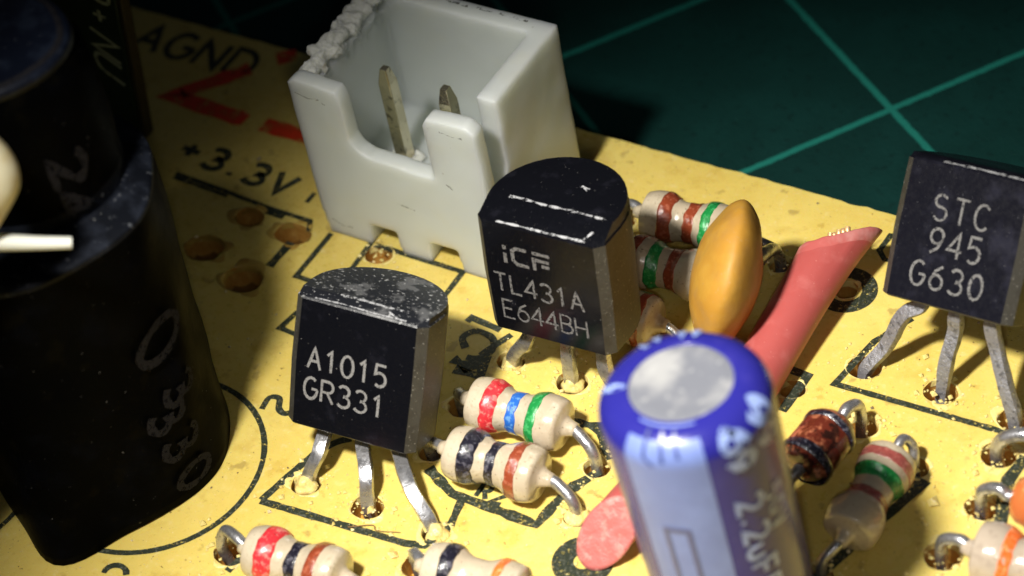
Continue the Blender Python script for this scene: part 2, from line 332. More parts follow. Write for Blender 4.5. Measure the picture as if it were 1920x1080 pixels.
def build_board():
    cu = bpy.data.curves.new('board_outline', 'CURVE'); cu.dimensions = '2D'; cu.fill_mode = 'BOTH'; cu.extrude = T/2
    rnd = random.Random(3)
    def poly(pts):
        s = cu.splines.new('POLY'); s.points.add(len(pts)-1); s.use_cyclic_u = True
        for p, q in zip(s.points, pts): p.co = (q[0], q[1], 0, 1)
    edge = [(-42, -24), (36, -24), (36, 18.62)]
    x = 35.5
    while x > -42:
        edge.append((x, 18.64+rnd.gauss(0, .018))); x -= .33
    edge.append((-42, 18.62)); poly(edge)
    for hx, hy, a, b in HOLES:
        ph = rnd.random()*6
        poly([(hx+a*math.cos(t)*(1+.05*math.sin(3*t+ph)+rnd.gauss(0, .02)), hy+b*math.sin(t)*(1+.05*math.sin(2*t+ph))) for t in [2*PI*k/28 for k in range(28)]])
    ob = bpy.data.objects.new('board_tmp', cu); C.objects.link(ob)
    me = bpy.data.meshes.new_from_object(ob.evaluated_get(bpy.context.evaluated_depsgraph_get()))
    bpy.data.objects.remove(ob)
    me.transform(Matrix.Translation((0, 0, T/2)))
    me.materials.clear(); me.materials.append(M['board']); me.materials.append(M['board_wall'])
    for p in me.polygons:
        p.material_index = 1 if abs(p.normal.z) < .5 else 0; p.use_smooth = False
    me.name = 'board_panel'
    o = bpy.data.objects.new('board_panel', me); C.objects.link(o); o.parent = board
build_board()
rnd = random.Random(11)
for i, (hx, hy, a, b) in enumerate(HOLES):   # raised, chipped lip round each punched hole and the resin at its bottom
    big = 1.15 if i in (21, 22, 23, 24) else 1.
    V, F = [], []; n = 40; ph = rnd.random()*9
    rows = [(.97, -.25), (1.0, -.02), (1.06, .012), (1.16, .022), (1.30*big, .012), (1.42*big, -.004)]
    for k in range(n):
        t = 2*PI*k/n
        for j, (s, z) in enumerate(rows):
            nz = noise.noise(Vector((hx*3+2*math.cos(t)*s, hy*3+2*math.sin(t)*s, ph)))
            pt_ = max(0., .25+2.2*noise.noise(Vector((hx*1.7+1.1*math.cos(t), hy*1.7+1.1*math.sin(t), ph)))) if j > 1 else 1.; s2 = 1+(s-1)*min(1.5, pt_)+.05*nz; V.append((hx+a*s2*math.cos(t), hy+b*s2*math.sin(t), z+(.022*nz if 0 < j < 5 else 0)))
    m_ = len(rows)
    for k in range(n):
        k2 = (k+1) % n
        for j in range(m_-1): F.append((k*m_+j, k2*m_+j, k2*m_+j+1, k*m_+j+1))
    mesh('hole_rim', V, [f[::-1] for f in F], M['rim'] if i not in (21, 22, 23, 24) else M['rim_brown'], board)
    V = [(hx+a*1.02*math.cos(2*PI*k/20), hy+b*1.02*math.sin(2*PI*k/20), -.95+.12*math.sin(k*2.3)) for k in range(20)]+[(hx, hy, -.75)]
    mesh('hole_bottom', V, [(k, (k+1) % 20, 20) for k in range(20)], M['amber'] if i not in (21, 22, 23, 24) else M['amber_dark'], board)
for hx, hy in ((1.1, 7.42), (3.47, 7.32), (5.25, 7.4), (6.3, 9.9), (6.42, 2.4), (2.6, -.02), (-2.55, 0)):
    ph = rnd.random()*9
    V, F = lathe_geo([(.42, -.15), (.38, .0), (.32, .06), (.25, .14), (.20, .24), (.12, .32)], (hx, hy, 0), seg=24, rfun=lambda a, h: 1+.30*noise.noise(Vector((math.cos(a)*1.3, math.sin(a)*1.3, h*3+ph))))
    mesh('resin_lump', [p+Vector(noise.noise_vector(p*5))*.05 for p in V], F, M['rim'], board)
# dark print on the board
def flat(x, y, h): return Vector((x, y, h))
SILK = 0.27
def silk(name, lines, wd=SILK, j=.12, sub=.3):
    V, F = ribbon_geo(lines, wd, flat, lift=.010, jitter=j, sub=sub); return mesh(name, V, F, M['silk'], board, smooth=False)
silk('printed_outline', [smooth2([(-2.2, 2.3), (-2.6, 1.95), (-3.02, 1.25)], 4)+[(-3.56, -1.17)], [(-3.56, -1.21), (1.86, -.80), (2.5, -.62), (2.84, .43), (2.6, 1.6)]])
silk('printed_outline', [arc(-8., -1.3, 3.85, 3.85, 0, 360, 60)], .2)
silk('printed_outline', [arc(-15., -4.9, 3.9, 3.9, -90, 90, 30)], .2)
silk('printed_outline', [[(-8.34, 10.4), (-8.34, 8.06), (-2.75, 7.95), (-2.75, 10.5), (-6.5, 10.5)], [(-6.58, 8.1), (-6.7, 10.95)]], .22)
silk('printed_outline', [[(-5.2, 6.5), (-7.3, 6.5), (-7.43, 5.67), (-5.0, 5.5)]], .22)
silk('printed_outline', [[(12.7, 14.3), (11.98, 12.88), (11.57, 10.64), (17.2, 10.8), (19.6, 10.9), (19.9, 12.6)]], .23)
silk('printed_outline', [[(9.2, 10.72), (10.6, 10.62), (10.5, 8.9)]], .32)
silk('printed_outline', [[(14.9, 8.0), (15.9, 7.84), (14.3, 2.7), (14.1, 1.8)]], .34)
silk('printed_outline', [[(.9, 2.2), (2.2, 1.58), (5.4, 1.55), (5.6, 3.1), (6.2, 4.3)]], .36, .3)
silk('printed_outline', [[(4.2, 5.78), (5.25, 5.98), (6.3, 4.9)]], .36, .3)
silk('printed_outline', [[(18.4, 10.1), (18.25, 9.0), (18.6, 7.7), (19.1, 5.7), (19.0, 4.8)]], .42, .3)
silk('printed_outline', [[(-2.9, -4.1), (-2.72, -3.1), (-2.5, -2.2)]], .25)
silk('printed_outline', [[(-15.85, 10.95), (-12.9, 10.8)], [(-12.9, 10.78), (-11.6, 10.7)], [(-11.6, 10.68), (-9.45, 10.66), (-9.2, 10.2)]], .2)
silk('printed_block', [[(-15.8, 10.75), (-13.2, 10.62)]], .15, .4); silk('printed_block', [[(-11.3, 10.56), (-10.5, 10.5)]], .36, .3)
silk('printed_block', [[(-9.5, 9.45), (-9.55, 8.1)]], .38, .15)
silk('printed_tick', [[(-10.14, 11.45), (-10.14, 12.0)]], .2)
silk('printed_letter', [[(10.95, 17.75), (10.42, 17.65), (10.36, 16.85), (10.71, 16.5), (11.25, 16.6)]], .2)
silk('printed_letter', [smooth2([(-5.85, 2.2), (-5.9, 2.75), (-5.55, 2.85), (-5.3, 2.45), (-4.95, 2.35), (-4.65, 2.75), (-4.7, 3.2)], 4)], .22)
silk('printed_letter', [smooth2([(-.75, 7.35), (-1.1, 7.75), (-.8, 8.2), (-.1, 8.1), (.15, 7.6), (-.1, 7.1), (-.5, 7.0)], 4), [(-.1, 7.25), (.42, 8.5)], [(-1.35, 8.45), (-1.3, 8.68), (-.05, 8.55)]], .26)
silk('printed_block', [[(-.9, 6.75), (-.25, 6.6), (.2, 7.0), (.4, 6.4), (-.6, 6.35)]], .36, .4)
silk('printed_letter', text_lines('R2', 2.95, 1.8, .62, .58), .17)
silk('printed_letter', [arc(-6.3, -5.7, .4, .35, 20, 200, 8)], .2)
silk('printed_letter', text_lines('AGND', -22.2, 16.55, 1.45, 1.5, wid=1.3), .27)
silk('printed_letter', text_lines('+3.3V', -16.5, 11.75, 1.05, 1.25, wid=1.35, rot=-.06), .26)
# the black rings of the wire pads
def ring(cx, cy, r0, r1, z=.012, n=40):
    V = []; F = []
    for k in range(n):
        a = 2*PI*k/n
        for r in (r0, r1): V.append((cx+r*math.cos(a), cy+r*math.sin(a), z))
    for k in range(n):
        k2 = (k+1) % n; F.append((2*k, 2*k2, 2*k2+1, 2*k+1))
    mesh('printed_ring', V, [f[::-1] for f in F], M['silk'], board, smooth=False)
ring(10.1, 14.7, .55, 1.08); ring(7.5, .85, .3, 1.0)
# red marker zigzag
V, F = ribbon_geo([[(-15.3, 19-.5), (-15.9, 17.95)], [(-16.6, 17.1), (-18.64, 14.6), (-15.0, 14.45)], [(-14.2, 14.5), (-10.6, 14.5)]], .75, flat, lift=.03, jitter=.2)
mesh('marker_stroke', V, F, M['marker'], board, smooth=False, label='red marker zigzag')
# crumbs and a fibre
def crumbs(name, n, box, size, m, seed, parent=None):
    rn = random.Random(seed); V, F = [], []
    for _ in range(n):
        if isinstance(box, list): cx, cy, sd = rn.choice(box); x, y = rn.gauss(cx, sd), rn.gauss(cy, sd)
        else: x, y = rn.uniform(box[0], box[1]), rn.uniform(box[2], box[3])
        if y > 18.4: continue
        s = size*rn.lognormvariate(0, .5)
        b = len(V); c = Vector((x, y, s*.3))
        for d in ((1, 0, 0), (0, 1, 0), (-1, 0, 0), (0, -1, 0), (0, 0, 1), (0, 0, -.6)):
            V.append(c+Vector(d)*s*rn.uniform(.5, 1.2))
        F += [(b, b+1, b+4), (b+1, b+2, b+4), (b+2, b+3, b+4), (b+3, b, b+4), (b+1, b, b+5), (b+2, b+1, b+5), (b+3, b+2, b+5), (b, b+3, b+5)]
    return mesh(name, V, F, m, parent, smooth=False)
near = [(h[0], h[1], .62) for h in HOLES[:21]]
tag(crumbs('dust', 900, (-20, 22, -8, 18.3), .028, M['dust'], 5), 'fine pale and brown dust specks scattered over the yellow board', 'dust', kind='stuff')
tag(crumbs('resin_crumbs', 1100, near, .055, M['rim'], 8), 'small resin crumbs lying round the punched holes', 'crumbs', kind='stuff')
fb = tube('fibre', [(-.2, -1.0, .05), (.5, -.62, .06), (.75, -.75, .05), (1.5, -.5, .04)], .018, M['fibre'], seg=6)
tag(fb, 'thin brown fibre lying before the middle leg of the A1015 transistor', 'fibre')

# ------------------------------------------------------------------ transistors
def to92(name, label, pos, yaw, tilt, roll, W, H, marks, legs, face='epoxy', side='epoxy_rough', top='epoxy_top', bevel=.5, lead='tin', mark='laser', scratches=(), D=3.5, cham=.28, twist=0):
    root = thing(name, label, 'transistor', (legs[1][-1][0], legs[1][-1][1], 0), 'black three-legged transistors')
    Mx = Matrix.Translation(pos) @ Matrix.Rotation(math.radians(yaw), 4, 'Z') @ Matrix.Rotation(math.radians(tilt), 4, 'X') @ Matrix.Rotation(math.radians(roll), 4, 'Y')
    def sec(z, sc, y0):   # D-shaped section, flat front at y=y0
        h = W/2*sc; pts = [(-h, y0), (h, y0)]
        pts += [(h+.30*sc, y0+cham+.0), (h+.34*sc, y0+1.25)]
        cx, cy, r = 0, 1.35, (h+.34*sc)
        for k in range(1, 20):
            a = PI*k/20; pts.append((cx+r*math.cos(a), y0+1.3+(D-1.3)*math.sin(a)*sc**.5))
        pts += [(-h-.34*sc, y0+1.25), (-h-.30*sc, y0+cham)]
        return [Vector((a, b, z)) for a, b in pts]
    secs = [sec(0, .95, .08), sec(.05, .975, .02), sec(H*.5, 1.0, .0), sec(H-.06, .985, .02), sec(H, .965, .06)]
    # top: flat front strip leaning back
    n = len(secs[0]); V = [Mx @ p for s in secs for p in s]; F = []
    for i in range(len(secs)-1):
        for k in range(n):
            k2 = (k+1) % n; F.append((i*n+k, i*n+k2, (i+1)*n+k2, (i+1)*n+k))
    b = len(V)
    tp = [Vector((p.x*.985, max(p.y, .06)*.985+.03 if p.y > bevel else p.y+.0, H)) for p in secs[-1]]
    # raised table behind the bevelled front strip
    hz = .16*bevel/.5
    tb = [Vector((p.x*.99, max(p.y, bevel), H+hz)) if p.y > .2 else Vector((p.x*.97, bevel, H+hz)) for p in secs[-1]]
    V += [Mx @ p for p in tb]
    for k in range(n):
        k2 = (k+1) % n; F.append(((len(secs)-1)*n+k, (len(secs)-1)*n+k2, b+k2, b+k))
    F.append(tuple(b+k for k in range(n))); F.append(tuple(range(n))[::-1])
    body = mesh('package', V, F, M[face], root, auto=28)
    body.data.materials.append(M[side]); body.data.materials.append(M[top])
    rot = Mx.to_3x3(); 
    for p in body.data.polygons:
        l = rot.inverted() @ p.normal
        if abs(l.z) > .5 and l.z > 0: p.material_index = 2
        elif l.y < -.85: p.material_index = 0
        else: p.material_index = 1
    def fm(x, y, h): return Mx @ Vector((x, -h+.02, y))
    for i, (s, x, y, hg, adv, wd) in enumerate(marks):
        V, F = ribbon_geo(text_lines(s, x, y, hg, adv) if isinstance(s, str) else s, wd, fm, lift=.03, jitter=.15, sub=.12)
        mesh('printed_text', V, F, M[mark], root, smooth=False)
    for j, (sc, wd) in enumerate(scratches):
        def tm(x, y, h): return Mx @ Vector((x, y-.003, H+h+.0 if y > bevel else H)) 
        V, F = ribbon_geo([sc], wd, (lambda x, y, h: Mx @ Vector((x, y, H+(hz if y >= bevel else hz*max(0, (y-.06))/(bevel-.06))+h+.004))), lift=.02, jitter=.6, sub=.1)
        mesh('scratch', V, F, M['scratch'], root, smooth=False)
    for i, L in enumerate(legs):
        x0 = (-1.27, 0, 1.27)[i]
        st = [Mx @ Vector((x0, 1.1, .1)), Mx @ Vector((x0, 1.1, -.25))]
        rads = [.25]*(len(L)+1)+[.2]
        tube('leg', st+[Vector(p) for p in L], rads, M[lead], root, seg=8, flat=.75, ref=(Mx.to_3x3() @ Vector((1, 0, 0))), wob=.03, n=6)
    return root, Mx
to92('transistor', 'black transistor printed A1015 GR331 with a dusty grey top', (-1.05, .95, 1.92), 9.4, -26.5, 5.1, 4.1, 4.5,
     [('A1015', -1.62, 2.13, .74, .585, .09), ('GR331', -1.68, 1.06, .74, .60, .09)],
     [[(-2.25, .75, 1.0), (-2.5, .25, .25), (-2.6, .0, -.6)], [(-.35, .62, .9), (-.15, .12, .0), (-.1, .05, -.8)], [(1.35, .65, 1.0), (2.25, .15, .3), (2.55, -.02, -.7)]],
     scratches=[([(-.9, .5), (-.2, .52), (.6, .47), (1.5, .5)], .09), ([(-1.6, .08), (-.6, .12), (.4, .08), (1.6, .1)], .05), ([(.9, .3), (1.3, .1)], .05)])
iCF = [[(0, 0), (0, .5)], [(0, .66), (0, .86)], [(.86, .82), (.45, .82), (.3, .68), (.3, .2), (.45, .04), (.9, .04)], [(1.08, .82), (1.75, .82)], [(1.12, .6), (1.12, .5), (1.7, .5)], [(1.4, .25), (1.7, .25)], [(1.12, .42), (1.12, -.02)]]
iCF = [[(a*.95-1.28, b*.82+2.98) for a, b in l] for l in iCF]
to92('transistor', 'black voltage regulator printed iCF TL431A E644BH before the white connector', (3.5, 6.62, 2.72), 1.6, -6.2, -1.4, 4.1, 4.5,
     [(iCF, 0, 0, 0, 0, .13), ('TL431A', -1.82, 1.72, .74, .56, .085), ('E644BH', -1.68, .62, .74, .54, .075)],
     [[(1.95, 7.35, 1.5), (1.3, 7.35, .5), (1.05, 7.4, -.6)], [(3.45, 7.45, 1.3), (3.47, 7.35, .3), (3.47, 7.3, -.8)], [(4.9, 7.4, 1.2), (5.25, 7.4, .3), (5.3, 7.4, -.8)]],
     top='epoxy', bevel=1.0, mark='laser_dim', D=3.7,
     scratches=[([(-1.5, 1.04), (-1.1, 1.06), (-.3, 1.02), (.9, 1.05), (2.0, 1.02)], .08), ([(-1.5, .08), (-.6, .1), (.5, .09), (1.7, .12)], .07), ([(.45, 2.3), (.75, 2.2)], .12), ([(1.6, .15), (1.8, .5)], .05)])
to92('transistor', 'black transistor printed STC 945 G630 leaning back over the mat edge', (14.98, 11.75, 3.75), -9.6, -39.0, -8.2, 4.1, 4.5,
     [('STC', -.98, 2.72, .8, .72, .08), ('945', -.90, 1.66, .8, .66, .085), ('G630', -1.32, .56, .78, .68, .09)],
     [[(13.35, 12.4, 2.3), (12.85, 12.1, 1.0), (12.3, 11.7, .1), (12.1, 11.6, -.5)], [(15.1, 12.4, 2.2), (14.95, 11.9, .9), (14.88, 11.62, -.7)], [(16.6, 12.2, 2.2), (17.1, 11.7, 1.1), (17.5, 11.4, .2), (17.6, 11.3, -.6)]],
     mark='laser_dim', face='epoxy_blue', lead='dull_tin', top='epoxy_blue', bevel=.4, scratches=[([(-1.0, .1), (.2, .14), (1.9, .1)], .12)])

# ------------------------------------------------------------------ white connector
def connector():
    root = thing('connector', 'white two-pin connector with a torn left wall and slotted front', 'connector', (-4.8, 13.4, 0))
    X0, X1, Y0, Y1, Z1 = -8.55, -1.0, 10.5, 16.3, 7.3
    def box(bm, x0, x1, y0, y1, z0, z1):
        vs = [bm.verts.new(p) for p in [(x0, y0, z0), (x1, y0, z0), (x1, y1, z0), (x0, y1, z0), (x0, y0, z1), (x1, y0, z1), (x1, y1, z1), (x0, y1, z1)]]
        for f in ((3, 2, 1, 0), (4, 5, 6, 7), (0, 1, 5, 4), (1, 2, 6, 5), (2, 3, 7, 6), (3, 0, 4, 7)): bm.faces.new([vs[i] for i in f])
    def prism(bm, pts, axis, a, b):   # pts 2-D; extruded along axis between a and b
        def P(u, v, t): return (t, u, v) if axis == 0 else (u, t, v)
        A = [bm.verts.new(P(u, v, a)) for u, v in pts]; B = [bm.verts.new(P(u, v, b)) for u, v in pts]; n = len(pts)
        bm.faces.new(A); bm.faces.new(B[::-1])
        for k in range(n): bm.faces.new((A[k], B[k], B[(k+1) % n], A[(k+1) % n]))
    bm = bmesh.new()
    box(bm, X0, X1, Y0, Y1, 1.05, 2.3)                                    # floor
    for a, b in ((X0, -6.45), (-5.42, -3.92), (-2.85, X1)):               # feet
        prism(bm, [(a-.0, 1.3), (a+.12, 0), (b-.12, 0), (b, 1.3)], 1, Y0, Y0+1.2); prism(bm, [(a, 1.3), (a+.12, 0), (b-.12, 0), (b, 1.3)], 1, Y1-1.2, Y1)
    prism(bm, [(X0, 1.1), (X0, Z1-.15), (X0+.35, Z1+.05), (-6.55, Z1-.1), (-6.42, Z1-.5), (-6.42, 5.1), (-6.2, 4.68), (-5.8, 4.47), (-4.2, 4.42), (-3.2, 4.42), (-3.2, 1.1)], 1, Y0, Y0+.66)
    prism(bm, [(-3.3, 1.1), (-3.3, 3.8), (-3.12, 4.4), (-3.12, Z1-.5), (-2.9, Z1-.12), (-1.35, Z1-.05), (X1, Z1-.3), (X1, 1.1)], 1, Y0, Y0+.66)
    box(bm, X0, X1, Y1-.75, Y1, 1.1, Z1)                                   # back
    prism(bm, [(Y0+.2, 1.1), (Y0+.2, 3.4), (11.6, 3.6), (12.0, 4.4), (12.0, Z1), (Y1, Z1), (Y1, 1.1)], 0, X1-.8, X1)   # right wall
    top = [(Y0+.2, 1.1), (Y0+.2, 6.9)]
    y = Y0+.8; rn = random.Random(4)
    while y < Y1: top.append((y, 6.75+.35*noise.noise(Vector((y*1.7, 2, 0)))+rn.uniform(-.12, .12))); y += .22
    top.append((Y1, 7.2)); top.append((Y1, 1.1)); prism(bm, top, 0, X0, X0+.7)
    me = bpy.data.meshes.new('tmp'); bmesh.ops.recalc_face_normals(bm, faces=bm.faces); bm.to_mesh(me); bm.free()
    o = bpy.data.objects.new('tmp', me); C.objects.link(o)
    md = o.modifiers.new('r', 'REMESH'); md.mode = 'VOXEL'; md.voxel_size = .075; md.use_smooth_shade = True
    sm = o.modifiers.new('s', 'SMOOTH'); sm.iterations = 5; sm.factor = .5
    hm = bpy.data.meshes.new_from_object(o.evaluated_get(bpy.context.evaluated_depsgraph_get())); bpy.data.objects.remove(o)
    n = len(hm.vertices); co = [0]*(3*n); hm.vertices.foreach_get('co', co)
    rx, ry, rz = root.location
    for i in range(n):
        x, y, z = co[3*i:3*i+3]
        d = noise.noise_vector(Vector((x, y, z))*1.1)*.02
        if x < X0+.9 and z > 6.0 and Y0+.8 < y:
            d = noise.noise_vector(Vector((x, y, z))*3.2)*.32*min(1, (z-6.0))
            d.z += .1
        co[3*i] = x+d.x-rx; co[3*i+1] = y+d.y-ry; co[3*i+2] = z+d.z-rz
    hm.vertices.foreach_set('co', co); hm.materials.clear(); hm.materials.append(M['nylon']); hm.name = 'housing'
    hm.polygons.foreach_set('use_smooth', [True]*len(hm.polygons)); hm.update()
    h = bpy.data.objects.new('housing', hm); C.objects.link(h); h.parent = root
    # torn crumbly strip along the left wall
    V, F = [], []; rn = random.Random(9)
    gs = []
    for i in range(150):
        y = rn.uniform(Y0+.9, Y1-.1); c = Vector((X0+.34+rn.gauss(0, .12), y, 6.80+.20*rn.random()+.35*(y-Y0)/6+.12*math.sin(y*2.1))); r = rn.uniform(.16, .34)
        pr = [(r*.3, -r*.8), (r*.85, -r*.4), (r, .1*r), (r*.7, r*.7), (r*.2, r*.9)]
        v, f = lathe_geo(pr, c, (rn.gauss(0, 1), rn.gauss(0, 1), rn.gauss(0, 1)+.1), 9)
        v = [p+Vector(noise.noise_vector(p*5))*.12 for p in v]; gs.append((v, f))
    V, F = join(gs); t0 = mesh('torn_tmp', V, F, M['nylon_broken'])
    md = t0.modifiers.new('r', 'REMESH'); md.mode = 'VOXEL'; md.voxel_size = .05
    sm = t0.modifiers.new('s', 'SMOOTH'); sm.iterations = 8; sm.factor = .5
    tm_ = bpy.data.meshes.new_from_object(t0.evaluated_get(bpy.context.evaluated_depsgraph_get())); bpy.data.objects.remove(t0)
    V = [v.co+Vector(noise.noise_vector(v.co*2.5))*.09+Vector(noise.noise_vector(v.co*8))*.05 for v in tm_.vertices]; F = [tuple(p.vertices) for p in tm_.polygons]
    t = mesh('torn_edge', V, F, M['nylon_broken'], root, label='rough crumbly torn plastic edge')
    for px, z1 in ((-6.12, 6.6), (-3.66, 6.45)):
        s = .25; py = 12.85
        rows = [(s, -.4), (s, z1-.75), (s*.98, z1-.6), (s*.55, z1)]
        V = []; F = []
        for r, z in rows:
            for a, b in ((-1, -1), (1, -1), (1, 1), (-1, 1)): V.append((px+a*r, py+b*r, z))
        for i in range(len(rows)-1):
            for k in range(4): k2 = (k+1) % 4; F.append((i*4+k, i*4+k2, i*4+4+k2, i*4+4+k))
        F.append((12, 13, 14, 15)); p = mesh('pin', V, F, M['pin'], root, smooth=False)
        bv = p.modifiers.new('b', 'BEVEL'); bv.width = .035; bv.segments = 2
        V = []; F = []
        V, F = lathe_geo([(.62, 2.25), (.6, 2.42), (.42, 2.5), (.36, 2.42)], (px, py, 0), seg=16, rfun=lambda a, h: 1+.15*math.sin(3*a)+.1*math.sin(5*a+px)); mesh('pin_collar', V, F, M['nylon_broken'], root)
    V, F = ribbon_geo([[(-6.9, 16.02), (-5.0, 16.0), (-3.4, 16.03), (-2.0, 15.98)]], .11, lambda x, y, h: Vector((x, y, 7.36+h)), lift=.01, jitter=.7, sub=.15)
    mesh('grime_line', V, F, M['grime'], root, smooth=False)
    for ln, wd in (([(-8.3, 6.75), (-7.8, 6.62), (-7.3, 6.68), (-7.1, 6.5)], .07), ([(-2.4, 6.78), (-1.9, 6.7), (-1.5, 6.74)], .06), ([(-8.2, .75), (-7.7, .55), (-7.3, .6)], .07), ([(-2.6, 4.3), (-2.35, 4.15)], .09), ([(-5.0, 2.6), (-4.2, 2.5)], .05)):
        V, F = ribbon_geo([ln], wd, lambda x, y, h: Vector((x, Y0-.012-h*.5, y)), lift=.01, jitter=.8, sub=.1); mesh('scuff', V, F, M['scuff'], root, smooth=False)
connector()

# ------------------------------------------------------------------ resistors and diodes
def prof_r(t, L, r):
    """dog-bone radius at 0..1 along the body"""
    x = abs(t-.5)*2
    if x > .93: 
        k = (x-.93)/.07; return r*(.42+.50*math.sqrt(max(0, 1-k*k)))
    e = r*(.75+.25*(.5-.5*math.cos(PI*min(1, max(0, (x-.12)/.42)))))
    if x > .70: e -= r*.09*((x-.70)/.23)**2
    return e
def resistor(label, p0, p1, bands, leads, r=.93, body='resistor', lead='tin', lr=.2, name='resistor', group='striped resistors on the board', cat='resistor'):
    """p0, p1: ends of the body; bands: (position 0..1, width, colour); leads: for each end a list of world points after the body, or None"""
    p0, p1 = Vector(p0), Vector(p1); d = (p1-p0); L = d.length; ax = d.normalized(); mid = (p0+p1)/2
    root = thing(name, label, cat, (mid.x, mid.y, 0), group)
    ts = [0, .01, .03, .05]+[.07+.86*k/26 for k in range(27)]+[.95, .97, .99, 1]
    def rf(a, h): return 1+.02*math.sin(2*a+h*2+p0.x)+.012*math.sin(5*a+h*5)
    V, F = lathe_geo([(lr*1.08, -.42), (lr*1.25, -.28), (lr*1.55, -.10)]+[(prof_r(t, L, r), t*L) for t in ts]+[(lr*1.55, L+.10), (lr*1.25, L+.28), (lr*1.08, L+.42)], p0, ax, 36, rf); mesh('body', V, F, M[body], root)
    for t, wd, c in bands:
        tt = [t-wd/2+wd*k/6 for k in range(7)]
        pr = [(prof_r(tt[0], L, r)-.02, tt[0]*L-.01)]+[(prof_r(q, L, r)+.018, q*L) for q in tt]+[(prof_r(tt[-1], L, r)-.02, tt[-1]*L+.01)]
        V, F = lathe_geo(pr, p0, ax, 36, rf, close=False)
        V = [p+ax*.07*noise.noise(p*3.5+Vector((t*9, 0, 0))) for p in V]
        mesh('colour_band', V, F, M['band_'+c], root)
    for end, pts in zip((p0, p1), leads):
        if pts is None: continue
        s = -1 if end == p0 else 1
        pts = [end-ax*s*.25, end+ax*s*.12]+[Vector(p) for p in pts]
        tube('lead', pts, lr, M[lead], root, seg=12, wob=.02)
    return root
def hook(h, top=.9, out=(0, 0), drop=-.8): return [(h[0]+out[0], h[1]+out[1], top), (h[0], h[1], top*.35), (h[0], h[1], drop)]
resistor('beige resistor with two brown bands and a green one above the shorter hidden one', (2.55, 14.62, 1.05), (5.85, 14.85, 1.05), [(.30, .13, 'brown'), (.56, .12, 'brown'), (.76, .10, 'green')],
         [[(1.9, 14.8, 1.1), (1.4, 14.9, .6), (1.35, 14.9, -.8)], [(6.6, 14.95, .9), (7.4, 15.0, .5), (7.5, 15., -.8)]], lead='white_wire' if 0 else 'tin')
resistor('resistor between the regulator and the mustard capacitor with a green then a brown band', (2.95, 12.45, 1.0), (6.25, 12.6, 1.0), [(.13, .14, 'brown'), (.37, .12, 'green'), (.58, .12, 'brown')],
         [[(2.3, 12.4, .9), (2.0, 12.4, .1), (2.0, 12.4, -.2)], [(6.9, 12.6, .7), (7.1, 12.6, .1), (7.1, 12.6, -.2)]])
resistor('resistor mostly hidden behind the regulator with a shiny right lead', (2.1, 10.0, .95), (5.35, 10.1, .95), [(.2, .12, 'red'), (.86, .1, 'brown')],
         [[(1.6, 10., .8), (1.4, 10., .1), (1.4, 10., -.2)], [(5.9, 10.1, .85), (6.25, 10., .4), (6.3, 9.9, -.8)]], lead='solder')
resistor('beige resistor with red, blue and green bands beside the A1015 transistor', (1.40, 4.62, 1.05), (4.80, 4.80, 1.05), [(.27, .14, 'red'), (.50, .10, 'blue'), (.73, .11, 'green')],
         [[(.9, 4.7, 1.0), (.55, 4.95, .6), (.55, 5.0, -.8)], [(5.3, 4.75, 1.0), (5.95, 4.5, .55), (6.05, 4.4, -.8)]])
resistor('beige resistor with two black bands and a brown one beside the A1015 transistor', (1.82, 2.50, 1.0), (5.12, 2.66, 1.0), [(.28, .15, 'black'), (.52, .10, 'black'), (.78, .11, 'brown')],
         [[(1.2, 2.6, .9), (.65, 2.8, .5), (.6, 2.9, -.8)], [(5.7, 2.65, .95), (6.35, 2.45, .5), (6.45, 2.35, -.8)]], r=.95)
resistor('beige resistor with red, black and brown bands at the bottom beside the black cylinder', (-1.98, -3.62, 1.0), (1.35, -3.36, 1.0), [(.26, .17, 'red'), (.53, .11, 'black'), (.76, .12, 'brown')],
         [[(-2.6, -3.5, 1.15), (-3.25, -3.3, 1.0), (-3.5, -3.45, .3), (-3.4, -3.4, -.8)], [(2.0, -3.3, .9), (2.7, -3.2, .4), (2.8, -3.2, -.2)]], lr=.19)
resistor('beige resistor with black and orange bands cut by the bottom of the picture', (3.66, -1.92, 1.0), (6.95, -1.62, 1.0), [(.26, .12, 'black'), (.78, .08, 'orange')],
         [[(3.1, -1.7, 1.0), (2.75, -1.45, .6), (2.75, -1.42, -.8)], [(7.6, -1.6, .9), (8.2, -1.6, .3), (8.2, -1.6, -.2)]])
resistor('grey beige resistor with maroon, green and red bands lying crosswise by the blue capacitor', (14.98, 7.75, 1.0), (14.95, 4.35, 1.0), [(.17, .11, 'maroon'), (.36, .12, 'green'), (.60, .10, 'maroon')],
         [[(15.0, 8.4, 1.15), (15.25, 8.6, .75), (15.38, 8.38, .2), (15.38, 8.38, -.8)], [(14.8, 3.8, .9), (14.55, 3.4, .5), (14.49, 3.3, -.8)]], body='resistor', r=.90, lead='tin', lr=.17)
resistor('grey beige resistor with orange bands in the lower right corner', (18.75, 5.32, 1.05), (22.1, 5.5, 1.05), [(.33, .10, 'orange'), (.62, .1, 'orange')],
         [[(18.2, 5.4, 1.15), (17.65, 5.45, .8), (17.55, 5.45, .1), (17.6, 5.45, -.8)], [(22.7, 5.5, .9), (23.2, 5.5, .2), (23.2, 5.5, -.2)]], body='resistor_grey', r=1.0)
